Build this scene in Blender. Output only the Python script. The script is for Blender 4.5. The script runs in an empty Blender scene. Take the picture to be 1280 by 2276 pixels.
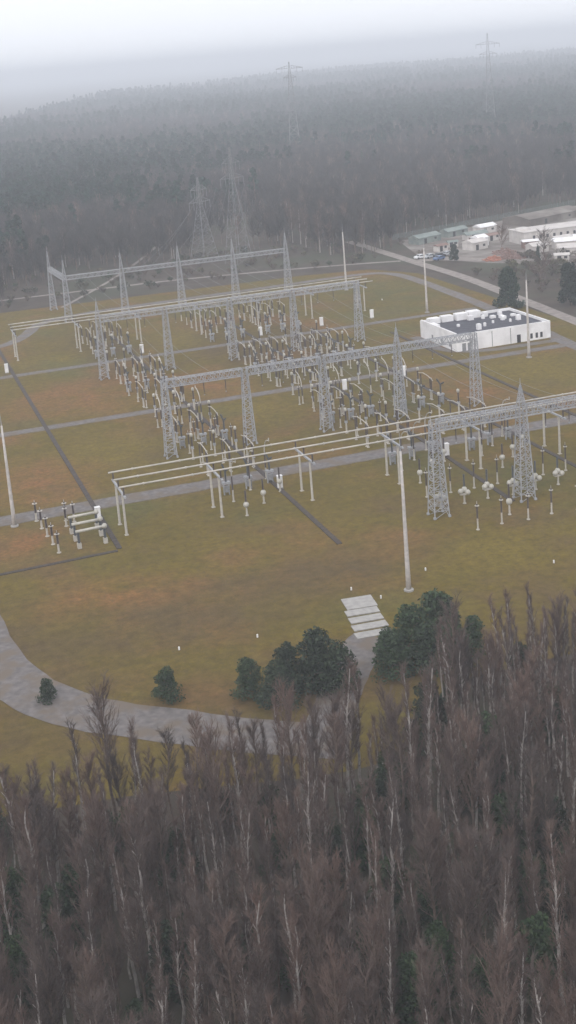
import bpy, math, random
from mathutils import Vector, Matrix
R = math.radians
sc = bpy.context.scene
COL = sc.collection
# ------------------------------------------------------------ camera
cam_d = bpy.data.cameras.new('camera'); cam = bpy.data.objects.new('camera', cam_d); COL.objects.link(cam)
cam_d.sensor_fit = 'VERTICAL'; cam_d.sensor_height = 36; cam_d.lens = 45.87
cam_d.shift_y = -0.1529; cam_d.clip_start = 1; cam_d.clip_end = 40000
cam.matrix_world = Matrix(((0.94487, 0.14358, -0.29428, 0), (-0.31808, 0.18918, -0.92900, 0),
                           (-0.07771, 0.97139, 0.22442, 80), (0, 0, 0, 1)))
sc.camera = cam
# ------------------------------------------------------------ sky, sun, exposure
SUN_EL, SUN_AZ = R(42), R(215)
w = bpy.data.worlds.new('World'); sc.world = w; w.use_nodes = True
nt = w.node_tree; nt.nodes.clear()
sky = nt.nodes.new('ShaderNodeTexSky'); sky.sky_type = 'NISHITA'; sky.sun_disc = False
sky.sun_elevation = SUN_EL; sky.sun_rotation = SUN_AZ; sky.air_density = 1.0; sky.dust_density = 6.0; sky.ozone_density = 1.0
hs = nt.nodes.new('ShaderNodeHueSaturation'); hs.inputs['Saturation'].default_value = 0.22
bg = nt.nodes.new('ShaderNodeBackground'); bg.inputs['Strength'].default_value = 0.15
wo = nt.nodes.new('ShaderNodeOutputWorld')
# overcast: the clear sky seen through an even deck of cloud
dk = nt.nodes.new('ShaderNodeMix'); dk.data_type = 'RGBA'; dk.inputs['Factor'].default_value = .8; dk.inputs[7].default_value = (6.7, 6.9, 7.35, 1)
nt.links.new(sky.outputs[0], hs.inputs['Color']); nt.links.new(hs.outputs[0], dk.inputs[6]); nt.links.new(dk.outputs[2], bg.inputs[0]); nt.links.new(bg.outputs[0], wo.inputs[0])
sl = bpy.data.lights.new('sun', 'SUN'); so = bpy.data.objects.new('sun', sl); COL.objects.link(so)
sl.energy = 0.6; sl.angle = R(16); sl.color = (1, .97, .93)
sd = Vector((math.sin(SUN_AZ) * math.cos(SUN_EL), math.cos(SUN_AZ) * math.cos(SUN_EL), math.sin(SUN_EL)))
so.rotation_euler = sd.to_track_quat('Z', 'Y').to_euler()
sc.view_settings.view_transform = 'Standard'; sc.view_settings.look = 'None'
sc.view_settings.exposure = 0.36; sc.view_settings.gamma = 1
sc.render.engine = 'CYCLES'; sc.cycles.volume_bounces = 1; sc.cycles.max_bounces = 5; sc.cycles.diffuse_bounces = 2
random.seed(7); rnd = random.random
def ru(a, b): return a + (b - a) * random.random()

# ------------------------------------------------------------ mesh builder
class MB:
    def __init__(s): s.v = []; s.f = []; s.m = []; s.mi = 0
    def face(s, pts):
        n = len(s.v); s.v += [tuple(p) for p in pts]; s.f.append(tuple(range(n, n + len(pts)))); s.m.append(s.mi)
    def box(s, c, d, rz=0):
        ca, sa = math.cos(rz), math.sin(rz); n = len(s.v)
        for z in (-1, 1):
            for x, y in ((-1, -1), (1, -1), (1, 1), (-1, 1)):
                X, Y = x * d[0] / 2, y * d[1] / 2
                s.v.append((c[0] + X * ca - Y * sa, c[1] + X * sa + Y * ca, c[2] + z * d[2] / 2))
        for f in ((0, 3, 2, 1), (4, 5, 6, 7), (0, 1, 5, 4), (1, 2, 6, 5), (2, 3, 7, 6), (3, 0, 4, 7)):
            s.f.append(tuple(n + i for i in f)); s.m.append(s.mi)
    def tube(s, p, q, r0, r1=None, n=8, cap=True):
        r1 = r0 if r1 is None else r1
        p = Vector(p); q = Vector(q); d = (q - p)
        if d.length < 1e-6: return
        d.normalize(); a = d.orthogonal().normalized(); b = d.cross(a); k = len(s.v)
        for c, r in ((p, r0), (q, r1)):
            for i in range(n):
                t = 2 * math.pi * i / n; s.v.append(tuple(c + (a * math.cos(t) + b * math.sin(t)) * r))
        for i in range(n):
            j = (i + 1) % n; s.f.append((k + i, k + j, k + n + j, k + n + i)); s.m.append(s.mi)
        if cap:
            s.f.append(tuple(k + i for i in reversed(range(n)))); s.f.append(tuple(k + n + i for i in range(n))); s.m += [s.mi, s.mi]
    def path(s, pts, r, n=6):
        for a, b in zip(pts, pts[1:]): s.tube(a, b, r, r, n)
    def bar(s, p, q, w): s.tube(p, q, w * .7, w * .7, 4)
    def lathe(s, c, prof, n=10):
        k = len(s.v)
        for r, z in prof:
            for i in range(n):
                t = 2 * math.pi * i / n; s.v.append((c[0] + r * math.cos(t), c[1] + r * math.sin(t), c[2] + z))
        for j in range(len(prof) - 1):
            for i in range(n):
                i2 = (i + 1) % n; s.f.append((k + j * n + i, k + j * n + i2, k + (j + 1) * n + i2, k + (j + 1) * n + i)); s.m.append(s.mi)
        s.f.append(tuple(k + i for i in reversed(range(n)))); s.m.append(s.mi)
        s.f.append(tuple(k + (len(prof) - 1) * n + i for i in range(n))); s.m.append(s.mi)
    def ball(s, c, r, n=10):
        s.lathe(c, [(max(.01, r * math.sin(math.pi * j / 6)), -r * math.cos(math.pi * j / 6)) for j in range(7)], n)
    def leaf(s, c, sz):
        a = Vector((ru(-1, 1), ru(-1, 1), ru(-1, 1))); a = a.normalized() if a.length > .05 else Vector((1, 0, 0))
        b = a.orthogonal().normalized(); t = ru(0, 6.28); e = a.cross(b)
        u = (b * math.cos(t) + e * math.sin(t)) * sz; v = (e * math.cos(t) - b * math.sin(t)) * sz * ru(.5, .9)
        c = Vector(c); s.face((c - u, c - v * .8, c + u, c + v))
    def mesh(s, name, mats, smooth=False):
        me = bpy.data.meshes.new(name); me.from_pydata(s.v, [], s.f)
        for m in (mats if isinstance(mats, (list, tuple)) else [mats]): me.materials.append(m)
        me.polygons.foreach_set('material_index', s.m)
        if smooth: me.polygons.foreach_set('use_smooth', [True] * len(s.f))
        me.update(); return me
    def build(s, name, mats, parent=None, smooth=False, loc=None):
        o = bpy.data.objects.new(name, s.mesh(name, mats, smooth)); COL.objects.link(o)
        if parent is not None: o.parent = parent
        if loc: o.location = loc
        return o
def tag(o, label=None, cat=None, group=None, kind=None):
    for k, v in (('label', label), ('category', cat), ('group', group), ('kind', kind)):
        if v: o[k] = v
    return o
def empty(name, loc=(0, 0, 0), rz=0):
    e = bpy.data.objects.new(name, None); COL.objects.link(e); e.location = loc; e.rotation_euler = (0, 0, rz); e.empty_display_size = .5
    return e
def dup(o, parent=None):
    c = o.copy(); COL.objects.link(c)
    if parent is not None: c.parent = parent
    for ch in KIDS(o): dup(ch, c)
    return c
CH = {}
def KIDS(o):
    if o.name not in CH: CH[o.name] = list(o.children)
    return CH[o.name]
class Proto:                       # first placement uses the source itself, later ones copy it
    def __init__(s, root): s.root = root; s.used = False; KIDS(root); [KIDS(c) for c in root.children]
    def place(s, loc, rz=0, sc_=1, label=None, cat=None, group=None):
        o = s.root if not s.used else dup(s.root)
        s.used = True; o.location = loc; o.rotation_euler = (0, 0, rz); o.scale = (sc_,) * 3 if not isinstance(sc_, tuple) else sc_
        return tag(o, label, cat, group)

# ------------------------------------------------------------ materials
def mat(name, c1, c2=None, scale=1.0, rough=.8, metal=0, c3=None, detail=6, bump=0, spots=None, island=0, spec=None, scale3=.05):
    m = bpy.data.materials.new(name); m.use_nodes = True; t = m.node_tree; b = t.nodes['Principled BSDF']
    b.inputs['Roughness'].default_value = rough; b.inputs['Metallic'].default_value = metal
    b.inputs['Specular IOR Level'].default_value = .25 if spec is None else spec
    N = t.nodes.new; L = t.links.new
    if c2 is None: c2 = c1
    g = N('ShaderNodeNewGeometry')
    n = N('ShaderNodeTexNoise'); n.inputs['Scale'].default_value = scale; n.inputs['Detail'].default_value = detail
    L(g.outputs['Position'], n.inputs['Vector'])
    r = N('ShaderNodeValToRGB'); r.color_ramp.elements[0].position = .35; r.color_ramp.elements[1].position = .65
    r.color_ramp.elements[0].color = (*c1, 1); r.color_ramp.elements[1].color = (*c2, 1)
    L(n.outputs['Fac'], r.inputs[0]); out = r.outputs[0]
    if c3:
        n2 = N('ShaderNodeTexNoise'); n2.inputs['Scale'].default_value = scale3; n2.inputs['Detail'].default_value = 4; L(g.outputs['Position'], n2.inputs['Vector'])
        r2 = N('ShaderNodeValToRGB'); r2.color_ramp.elements[0].position = .48; r2.color_ramp.elements[1].position = .62; L(n2.outputs['Fac'], r2.inputs[0])
        mx = N('ShaderNodeMix'); mx.data_type = 'RGBA'; L(r2.outputs[0], mx.inputs['Factor']); L(out, mx.inputs[6]); mx.inputs[7].default_value = (*c3, 1); out = mx.outputs[2]
    if island:
        h = N('ShaderNodeHueSaturation'); mr = N('ShaderNodeMapRange'); L(g.outputs['Random Per Island'], mr.inputs[0])
        mr.inputs[3].default_value = 1 - island; mr.inputs[4].default_value = 1 + island; L(mr.outputs[0], h.inputs['Value']); L(out, h.inputs['Color'])
        oi = N('ShaderNodeObjectInfo'); m2 = N('ShaderNodeMapRange'); L(oi.outputs['Random'], m2.inputs[0]); m2.inputs[3].default_value = .8; m2.inputs[4].default_value = 1.2
        L(m2.outputs[0], h.inputs['Saturation']); h2 = N('ShaderNodeHueSaturation'); L(h.outputs[0], h2.inputs['Color']); m3 = N('ShaderNodeMapRange'); L(oi.outputs['Random'], m3.inputs[0]); m3.inputs[3].default_value = .75; m3.inputs[4].default_value = 1.3
        L(m3.outputs[0], h2.inputs['Value']); out = h2.outputs[0]
    L(out, b.inputs['Base Color'])
    if bump:
        nb = N('ShaderNodeTexNoise'); nb.inputs['Scale'].default_value = scale * 3; L(g.outputs['Position'], nb.inputs['Vector'])
        bp = N('ShaderNodeBump'); bp.inputs['Strength'].default_value = bump; bp.inputs['Distance'].default_value = .1; L(nb.outputs['Fac'], bp.inputs['Height']); L(bp.outputs[0], b.inputs['Normal'])
    return m
M = {}
M['asphalt'] = mat('road grey gravel', (.12, .108, .104), (.185, .165, .157), .9, .9, c3=(.15, .12, .095), scale3=.25)
M['path'] = mat('pale dirt path', (.2, .175, .16), (.29, .25, .225), .5, .95)
M['verge'] = mat('worn verge', (.09, .07, .05), (.17, .14, .1), 1.5, 1)
M['yard'] = mat('yard dirt', (.13, .11, .095), (.21, .18, .16), .12, .95, c3=(.26, .235, .215), scale3=.06)
M['litter'] = mat('leaf litter', (.05, .038, .03), (.075, .058, .044), .15, 1, c3=(.055, .055, .034), scale3=.03)
M['trench'] = mat('trench cover concrete', (.05, .04, .036), (.075, .06, .052), 2, .9)
M['concrete'] = mat('pale concrete', (.42, .39, .37), (.55, .5, .47), 1.5, .85)
M['slab'] = mat('slab concrete', (.3, .285, .27), (.38, .36, .34), 1.2, .9)
M['galv'] = mat('galvanised steel', (.28, .285, .3), (.38, .38, .4), 2, .6)
M['galvold'] = mat('weathered galvanised steel', (.2, .2, .21), (.28, .28, .28), 2, .65)
M['tube'] = mat('aluminium busbar tube', (.38, .355, .325), (.52, .48, .43), .7, .5)
M['porcelain'] = mat('brown porcelain', (.045, .03, .027), (.065, .045, .04), 3, .35)
M['greypor'] = mat('dark grey porcelain', (.05, .055, .06), (.075, .08, .085), 3, .4)
M['palepost'] = mat('pale concrete post', (.4, .37, .33), (.5, .46, .4), 2, .8)
M['white'] = mat('white paint', (.78, .76, .76), (.86, .84, .84), .4, .6, c3=(.72, .7, .7), scale3=.3)
M['cream'] = mat('cream tank paint', (.4, .38, .33), (.5, .47, .42), 2, .5)
M['roof'] = mat('dark roofing felt', (.055, .055, .068), (.085, .085, .1), .5, .9)
M['dark'] = mat('dark opening', (.03, .03, .035), (.04, .04, .045), 1, .5)
M['palewall'] = mat('pale rendered wall', (.5, .46, .44), (.6, .56, .53), .5, .85)
M['orange'] = mat('orange brown scrap', (.42, .16, .1), (.3, .16, .12), .6, .9)
M['brownheap'] = mat('brown heap', (.2, .13, .11), (.28, .19, .165), .5, .95)
M['greenroof'] = mat('pale green roof', (.17, .2, .19), (.25, .28, .26), .4, .7)
M['greenfence'] = mat('grey green fence mesh', (.15, .2, .19), (.2, .25, .24), .4, .7)
M['bark'] = mat('brown bark', (.12, .09, .075), (.19, .14, .115), 3, .95)
M['pinebark'] = mat('pine bark', (.17, .1, .07), (.24, .15, .11), 2, .95)
M['birchbark'] = mat('pale birch bark', (.27, .24, .225), (.42, .38, .35), 2, .9)
M['twig'] = mat('red brown twigs', (.1, .07, .06), (.152, .112, .097), .6, 1, island=.3)
M['twigfar'] = mat('grey brown bare crowns', (.04, .037, .036), (.07, .061, .059), .2, 1, island=.3)
M['needle'] = mat('pine needles', (.026, .042, .022), (.046, .064, .034), .8, .9, island=.45)
M['needlefar'] = mat('distant pine needles', (.012, .032, .024), (.022, .048, .032), .2, .95, island=.4)
M['spruce'] = mat('spruce needles', (.022, .038, .028), (.04, .058, .04), .8, .9, island=.4)
M['shrub'] = mat('shrub leaves', (.07, .075, .045), (.12, .105, .07), .6, .95, island=.4)
for nm, cc in (('blue', (.1, .16, .3)), ('silver', (.45, .46, .48)), ('white', (.75, .75, .76)), ('black', (.03, .03, .035)), ('red', (.3, .05, .04))):
    M['car' + nm] = mat('car paint ' + nm, cc, tuple(c * .95 for c in cc), 1, .3, spec=.5)
# grass: olive with straw, russet and mossy patches
RU, BR, OL, MO = (.25, .115, .045), (.1, .068, .034), (.18, .134, .022), (.09, .092, .024)
SPOTS = ((0, 152, 40, 20, BR), (45, 148, 30, 16, BR), (78, 146, 34, 14, BR), (12, 178, 16, 26, BR), (34, 176, 34, 17, BR), (62, 182, 26, 12, BR), (46, 319, 26, 26, RU), (27, 255, 16, 24, RU), (78, 312, 14, 22, RU), (20, 222, 14, 14, RU), (162, 398, 26, 40, MO), (128, 272, 14, 26, RU), (44, 268, 16, 20, OL), (81, 283, 12, 18, OL),
         (84, 377, 14, 20, OL), (45, 370, 22, 14, OL), (90, 178, 22, 10, OL), (112, 208, 20, 16, MO), (30, 190, 18, 9, RU), (150, 280, 20, 30, OL), (97, 230, 10, 30, MO), (113, 275, 14, 30, MO), (62, 380, 12, 50, BR), (97, 340, 14, 60, BR), (114, 340, 12, 60, BR))
def grass_mat():
    m = bpy.data.materials.new('winter grass'); m.use_nodes = True; t = m.node_tree; b = t.nodes['Principled BSDF']; N = t.nodes.new; L = t.links.new
    b.inputs['Roughness'].default_value = 1; b.inputs['Specular IOR Level'].default_value = .05
    g = N('ShaderNodeNewGeometry')
    def noise(s, d=5, off=0, st=(1, 1, 1)):
        mp = N('ShaderNodeMapping'); mp.inputs['Location'].default_value = (off, off * .7, 0); mp.inputs['Scale'].default_value = st; L(g.outputs['Position'], mp.inputs[0])
        n = N('ShaderNodeTexNoise'); n.inputs['Scale'].default_value = s; n.inputs['Detail'].default_value = d; n.inputs['Roughness'].default_value = .6; L(mp.outputs[0], n.inputs['Vector']); return n.outputs['Fac']
    def ramp(f, a, b_): r = N('ShaderNodeMapRange'); r.inputs[1].default_value = a; r.inputs[2].default_value = b_; L(f, r.inputs[0]); r.clamp = True; return r.outputs[0]
    def mix(f, a, c):
        x = N('ShaderNodeMix'); x.data_type = 'RGBA'
        if isinstance(f, float): x.inputs['Factor'].default_value = f
        else: L(f, x.inputs['Factor'])
        if isinstance(a, tuple): x.inputs[6].default_value = (*a, 1)
        else: L(a, x.inputs[6])
        if isinstance(c, tuple): x.inputs[7].default_value = (*c, 1)
        else: L(c, x.inputs[7])
        return x.outputs[2]
    c = mix(ramp(noise(.11), .38, .62), (.158, .113, .02), (.124, .096, .014))
    c = mix(ramp(noise(.035, 4, 40), .5, .66), c, (.215, .11, .045))       # russet patches
    c = mix(ramp(noise(.05, 4, 95), .52, .7), c, (.125, .082, .038))          # dull brown
    c = mix(ramp(noise(.022, 3, 300), .54, .68), c, (.107, .108, .03))      # moss
    def spot(c, x, y, rx, ry, col, k=.75):     # a patch of differently coloured turf
        mp = N('ShaderNodeMapping'); mp.vector_type = 'TEXTURE'; mp.inputs['Location'].default_value = (x, y, 0); mp.inputs['Scale'].default_value = (rx, ry, 1e6); L(g.outputs['Position'], mp.inputs[0])
        gr = N('ShaderNodeTexGradient'); gr.gradient_type = 'SPHERICAL'; L(mp.outputs[0], gr.inputs[0])
        ad = N('ShaderNodeMath'); ad.operation = 'MULTIPLY'; L(gr.outputs['Fac'], ad.inputs[0]); L(ramp(noise(.12, 5, x), .3, .65), ad.inputs[1])
        return mix(ramp(ad.outputs[0], 0, .5 / k), c, col)
    for a in SPOTS: c = spot(c, *a)
    c = mix(ramp(noise(1.3, 8, 10), .3, .75), c, (.095, .068, .026))
    h = N('ShaderNodeHueSaturation'); L(c, h.inputs['Color']); L(ramp(noise(5, 3, 7), .2, .8), h.inputs['Value'])
    mr = N('ShaderNodeMapRange'); L(noise(4, 4, 3), mr.inputs[0]); mr.inputs[3].default_value = .72; mr.inputs[4].default_value = 1.35
    mr2 = N('ShaderNodeMapRange'); L(noise(.55, 6, 60), mr2.inputs[0]); mr2.inputs[1].default_value = .3; mr2.inputs[2].default_value = .7; mr2.inputs[3].default_value = .8; mr2.inputs[4].default_value = 1.2
    mm = N('ShaderNodeMath'); mm.operation = 'MULTIPLY'; L(mr.outputs[0], mm.inputs[0]); L(mr2.outputs[0], mm.inputs[1]); L(mm.outputs[0], h.inputs['Value'])
    L(h.outputs[0], b.inputs['Base Color'])
    bp = N('ShaderNodeBump'); bp.inputs['Strength'].default_value = .5; bp.inputs['Distance'].default_value = .15; L(noise(3, 6), bp.inputs['Height']); L(bp.outputs[0], b.inputs['Normal'])
    return m
M['grass'] = grass_mat()

# ------------------------------------------------------------ ground, roads
def sheet(name, pts, z, m, kind='structure'):
    b = MB(); b.face([(x, y, z) for x, y in pts]); return tag(b.build(name, m), kind=kind)
def strip(pts, wd, z=0, closed=False):
    b = MB(); L = []
    P = [Vector((x, y, 0)) for x, y in pts]
    # smooth by Chaikin
    for _ in range(2):
        Q = [P[0]]
        for a, c in zip(P, P[1:]): Q += [a * .75 + c * .25, a * .25 + c * .75]
        Q.append(P[-1]); P = Q
    for i, p in enumerate(P):
        d = (P[min(i + 1, len(P) - 1)] - P[max(i - 1, 0)]).normalized(); n = Vector((-d.y, d.x, 0)); ww = wd / 2 * ru(.96, 1.04)
        L.append((p + n * ww, p - n * ww))
    for (a, c), (d, e) in zip(L, L[1:]): b.face([(q.x, q.y, z) for q in (a, c, e, d)])
    return b
sheet('ground', [(-16000, -6000), (16000, -6000), (16000, 24000), (-16000, 24000)], 0, M['litter'])
sheet('lawn', [(-60, 150), (0, 136), (20, 133), (38, 128), (44, 127), (52, 127), (56, 133), (59, 138), (66, 141), (82, 141), (100, 150), (130, 165), (230, 170), (200, 300), (186, 330), (186, 425), (176, 446), (150, 452), (30, 458), (-40, 440)], .03, M['grass'])
for y, w_, x0, x1 in ((235.5, 5.2, -30, 190), (296, 3.2, -30, 172), (355.3, 2.8, -30, 176)):
    tag(strip([(x, y) for x in range(x0, x1 + 1, 3)], w_, .06).build('service_road', M['asphalt']), kind='structure')
    for sg in (-1, 1): tag(strip([(x, y + sg * (w_ / 2 + ru(-.15, .25))) for x in range(x0, x1 + 1, 2)], .7, .045).build('road_verge', M['verge']), kind='structure')
tag(strip([(-40, 392), (20, 394), (36, 398), (44, 410), (50, 428), (66, 436), (133, 437), (166, 438.5), (176, 436), (180, 425), (179.5, 400), (178.3, 369), (174.5, 320), (171.8, 298), (171, 286), (171, 260)], 4.2, .09).build('perimeter_road', M['asphalt']), kind='structure')
tag(strip([(196, 520), (195.5, 480), (194.8, 440), (195.2, 407), (191, 360), (187.2, 319), (184, 280), (182, 200)], 4.6, .09).build('access_road', M['path']), kind='structure')
tag(strip([(194, 452), (205, 449), (215, 436), (222, 428)], 7, .12).build('yard_entrance', M['path']), kind='structure')
tag(strip([(-20, 226), (0, 216), (7.2, 204), (7.6, 190), (8.3, 179), (10, 170), (13.5, 161), (19, 153.5), (27, 147), (35, 140), (46, 133)], 8, .09).build('perimeter_road', M['asphalt']), kind='structure')
tag(strip([(30, 484), (54, 483), (80, 481), (110, 479), (145, 471), (175, 462), (192, 455)], 2.6, .06).build('dirt_path', M['path']), kind='structure')
tag(strip([(62, 452), (90, 500), (118, 560), (150, 640)], 1.6, .05).build('dirt_path', M['path']), kind='structure')
tag(strip([(142, 330), (141, 303), (174, 302)], 3, .08).build('paved_apron', M['asphalt']), kind='structure')
# yard of the compound
sheet('yard_ground', [(200, 452), (212, 503), (330, 545), (420, 500), (330, 400), (236, 398), (214, 428)], .04, M['yard'])
def trench(pts, wd=.9):
    b = MB()
    for (x0, y0), (x1, y1) in zip(pts, pts[1:]):
        n = max(1, int(math.hypot(x1 - x0, y1 - y0) / 1.0)); ang = math.atan2(y1 - y0, x1 - x0)
        for i in range(n):
            t = (i + .5) / n; b.box((x0 + (x1 - x0) * t, y0 + (y1 - y0) * t, .1 + ru(-.015, .015)), (math.hypot(x1 - x0, y1 - y0) / n * .97, wd, .14), ang)
    return tag(b.build('cable_trench', M['trench']), kind='structure')
trench([(33.6, 395), (33.7, 210.2)]); trench([(33.2, 209.4), (-5, 208)], .8)
trench([(67.9, 395), (67.6, 193.2)]); trench([(104, 395), (103.4, 240), (101.8, 196.8)]); trench([(122, 360), (121, 205)]); trench([(139.2, 340), (138.4, 215)])
# ------------------------------------------------------------ pad and slab track by the wood
for (cx, cy, wx, wy, rz) in ((61.7, 169.6, 4.6, 4.0, .0), (60.9, 166.4, 4.9, 1.9, .0), (60.5, 163.9, 4.9, 1.9, .02), (60.1, 161.4, 5.1, 1.9, .03), (59.6, 158.9, 5.2, 1.9, .03)):
    b = MB(); b.box((0, 0, .09), (wx, wy, .18)); o = b.build('concrete_slab', M['slab'], loc=(cx, cy, 0)); o.rotation_euler.z = rz - .12
    tag(o, 'large square slab at the far end of the slab track' if wy > 3 else 'narrow pale concrete slab in the track beside the wood', 'slab', 'slabs of the track beside the wood')
tag(strip([(59, 158.2), (56.5, 156), (54, 152), (50, 146), (45, 138)], 5.6, .07).build('dirt_path', M['asphalt']), kind='structure')

# ------------------------------------------------------------ lattice work
def lattice(b, p, q, w0, w1, w_ang=.08, brace=.045, panels=10):
    p = Vector(p); q = Vector(q); d = (q - p).normalized()
    if abs(d.z) > .9: u = Vector((1, 0, 0)); v = Vector((0, 1, 0))
    else: u = Vector((0, 0, 1)); v = d.cross(u).normalized()
    cs = [(-1, -1), (1, -1), (1, 1), (-1, 1)]
    def corner(t, k):
        w = (w0 + (w1 - w0) * t) / 2; c = p + (q - p) * t; return c + u * cs[k][0] * w + v * cs[k][1] * w
    for k in range(4): b.bar(corner(0, k), corner(1, k), w_ang)
    for i in range(panels):
        t0, t1 = i / panels, (i + 1) / panels
        for k in range(4):
            k2 = (k + 1) % 4; b.bar(corner(t0, k), corner(t1, k2), brace)
            if i % 2: b.bar(corner(t0, k2), corner(t1, k), brace)
            b.bar(corner(t1, k), corner(t1, k2), brace)
def column(root, x, y, h, base, top, spike=0):
    b = MB(); lattice(b, (x, y, 0), (x, y, h), base, top, .17, .08, 13)
    for sx in (-1, 1):
        for sy in (-1, 1): b.box((x + sx * base / 2, y + sy * base / 2, .2), (.42, .42, .4))
    c = b.build('column', M['galv'], root)
    if spike:
        s = MB(); lattice(s, (x, y, h), (x, y, h + spike * .75), top, .16, .1, .07, 5); s.tube((x, y, h + spike * .7), (x, y, h + spike), .07, .03, 6); s.build('spire', M['galv'], c)
def gantry(label, xs, y, h, base=2.2, top=1.05, spikes=(), beams=None, spike=5, overhang=0, w=1.25):
    root = empty('gantry', (xs[0], y, 0)); tag(root, label, 'gantry', None)
    ox, oy = xs[0], y
    for i, x in enumerate(xs): column(root, x - ox, 0, h, base, top, spike if i in spikes else 0)
    for x0, x1 in zip(xs, xs[1:]):
        b = MB(); a0, a1 = x0 - ox + top / 2 + .02, x1 - ox - top / 2 - .02
        lattice(b, (a0, 0, h - w / 2), (a1, 0, h - w / 2), w, w, .15, .08, 16); b.build('beam', M['galv'], root)
    return root
gantry('long lattice steel gantry across the far bays, one spired column at its left end', [55, 73, 91, 109, 128], 336, 17, spikes=(0,), w=1.6)
gantry('middle lattice steel gantry of five columns, second column from the right spired', [54.2, 71.6, 89, 106.5, 125], 257.3, 16.6, spikes=(3,), w=1.5)
gantry('nearest lattice steel gantry, running out of the picture behind the front busbars', [87.5, 104.2, 121.5, 138.8, 156], 197, 17.2, base=2.8, top=1.25, spikes=(1, 3), w=1.7)
g1 = gantry('farthest lattice steel gantry with a spire on every column, in front of the forest', [60, 79, 98.5, 117.5, 136.5], 424, 15.2, spikes=(0, 1, 2, 3, 4), spike=7, w=1.3, base=2.4)
column(g1, -1.2, 26, 15.2, 2.2, .8, 7)
b = MB(); lattice(b, (-1.2, 25.4, 14.5), (0, .6, 14.5), 1.3, 1.3, .12, .08, 12); b.build('beam', M['galv'], g1)
# insulator strings below beams, parts of no gantry: each hangs on its own
def string_proto():
    r = empty('insulator_string'); b = MB()
    b.lathe((0, 0, 0), [(.03, 0)] + [(a, -.25 - i * .15 - dz) for i in range(13) for a, dz in ((.06, 0), (.16, .05), (.06, .1))], 6)
    b.tube((0, 0, -2.2), (0, 0, -2.7), .03, .03, 5); b.build('insulator_discs', M['porcelain'], r); c = MB(); c.ball((0, 0, -2.75), .14, 6); c.build('clamp', M['galv'], r)
    return Proto(r)
SP = string_proto()

# ------------------------------------------------------------ pylons
def pylon(name, label, loc, rz, h, base, waist_h, waist, arms, th=.12):
    r = empty(name, loc, rz); tag(r, label, 'pylon')
    b = MB(); lattice(b, (0, 0, 0), (0, 0, waist_h), base, waist, th * 1.5, th * .7, 9); lattice(b, (0, 0, waist_h), (0, 0, h), waist, .5, th * 1.2, th * .7, 9); b.build('tower_body', M['galvold'], r)
    for z, l in arms:
        a = MB()
        for s in (-1, 1):
            for yy in (-waist / 2, waist / 2):
                a.bar((s * waist * .4, yy, z), (s * l, 0, z + .1), th * 1.2); a.bar((s * waist * .4, yy, z + 2.2), (s * l, 0, z + .1), th * 1.2)
            for i in range(1, 5): t = i / 5; a.bar((s * l * t, 0, z), (s * l * (t - .08), 0, z + 2.2 * (1 - t)), th)
            a.tube((s * l * .97, 0, z), (s * l * .97, 0, z - 3), .1, .1, 5)
            a.tube((s * l * .55, 0, z), (s * l * .55, 0, z - 3), .1, .1, 5)
        a.build('cross_arm', M['galvold'], r)
    return r
pylon('pylon', 'squat lattice pylon behind the farthest gantry, at the forest edge', (131.8, 519, 0), .5, 34, 8.5, 22, 1.8, [(24, 6), (29, 4.5)], .085)
pylon('pylon', 'taller slender lattice pylon just right of the squat one behind the farthest gantry', (141, 500, 0), .4, 46, 8, 32, 1.6, [(34, 6), (40, 4.5)], .075)
pylon('pylon', 'hazy pylon with a wide antler top standing in the forest at centre', (332, 986, 0), -.3, 74, 9, 55, 3.2, [(69, 10.5), (62, 5)], .22)
pylon('pylon', 'faint tall pylon in the haze above the forest at right', (514.7, 1007, 0), -.45, 84, 9, 60, 3, [(75, 10), (67, 7)], .17)

# ------------------------------------------------------------ lightning masts
r = empty('lightning_mast'); b = MB(); b.lathe((0, 0, 0), [(.42, 0), (.36, 3), (.26, 12), (.17, 20)], 12); b.build('pole', M['concrete'], r, True)
b = MB(); b.tube((0, 0, 20), (0, 0, 22.8), .07, .02, 6); b.build('rod', M['galv'], r); b = MB(); b.lathe((0, 0, 0), [(.75, 0), (.75, .25), (.5, .3)], 12); b.build('footing', M['slab'], r)
LM = Proto(r)
for (x, y, s, lb) in ((18.5, 231.5, .96, 'tall pale lightning mast at the left edge beside the nearest road'), (70, 170.2, 1.1, 'tall pale lightning mast nearest the wood, in open grass'),
                      (155.9, 289.4, 1, 'pale lightning mast in front of the white flat-roofed building'), (159.2, 358.9, 1, 'pale lightning mast beyond the left corner of the white building'),
                      (153.4, 412.3, 1, 'pale lightning mast beyond the right end of the far busbars')):
    LM.place((x, y, 0), 0, (1, 1, s), lb, 'lightning mast')
# ------------------------------------------------------------ busbars
def insul(b, x, y, z0, z1, r=.16, n=8):
    k = max(4, int((z1 - z0) / .22)); prof = [(r * .5, z0)]
    for i in range(k):
        z = z0 + (z1 - z0) * i / k; dz = (z1 - z0) / k; prof += [(r * .55, z + dz * .1), (r, z + dz * .5), (r * .55, z + dz * .85)]
    prof.append((r * .5, z1)); b.lathe((x, y, 0), prof, n)
r = empty('busbar_support'); z = 7.6
for yy in (-3, 3):
    b = MB(); b.lathe((0, yy, 0), [(.24, 0), (.19, z)], 10); b.box((0, yy, .06), (.7, .7, .12)); b.build('leg', M['palepost'], r, False)
b = MB(); b.box((0, 0, z + .16), (.36, 11.4, .3)); b.build('crossbeam', M['galv'], r)
for yy in (-4.7, 0, 4.7):
    b = MB(); insul(b, 0, yy, z + .31, 9.3, .2); i_ = b.build('insulator', M['porcelain'], r)
BS = Proto(r)
names = ['leftmost', 'second from the left', 'third from the left', 'fourth from the left', 'fifth from the left', 'sixth from the left', 'last at the right']
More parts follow.
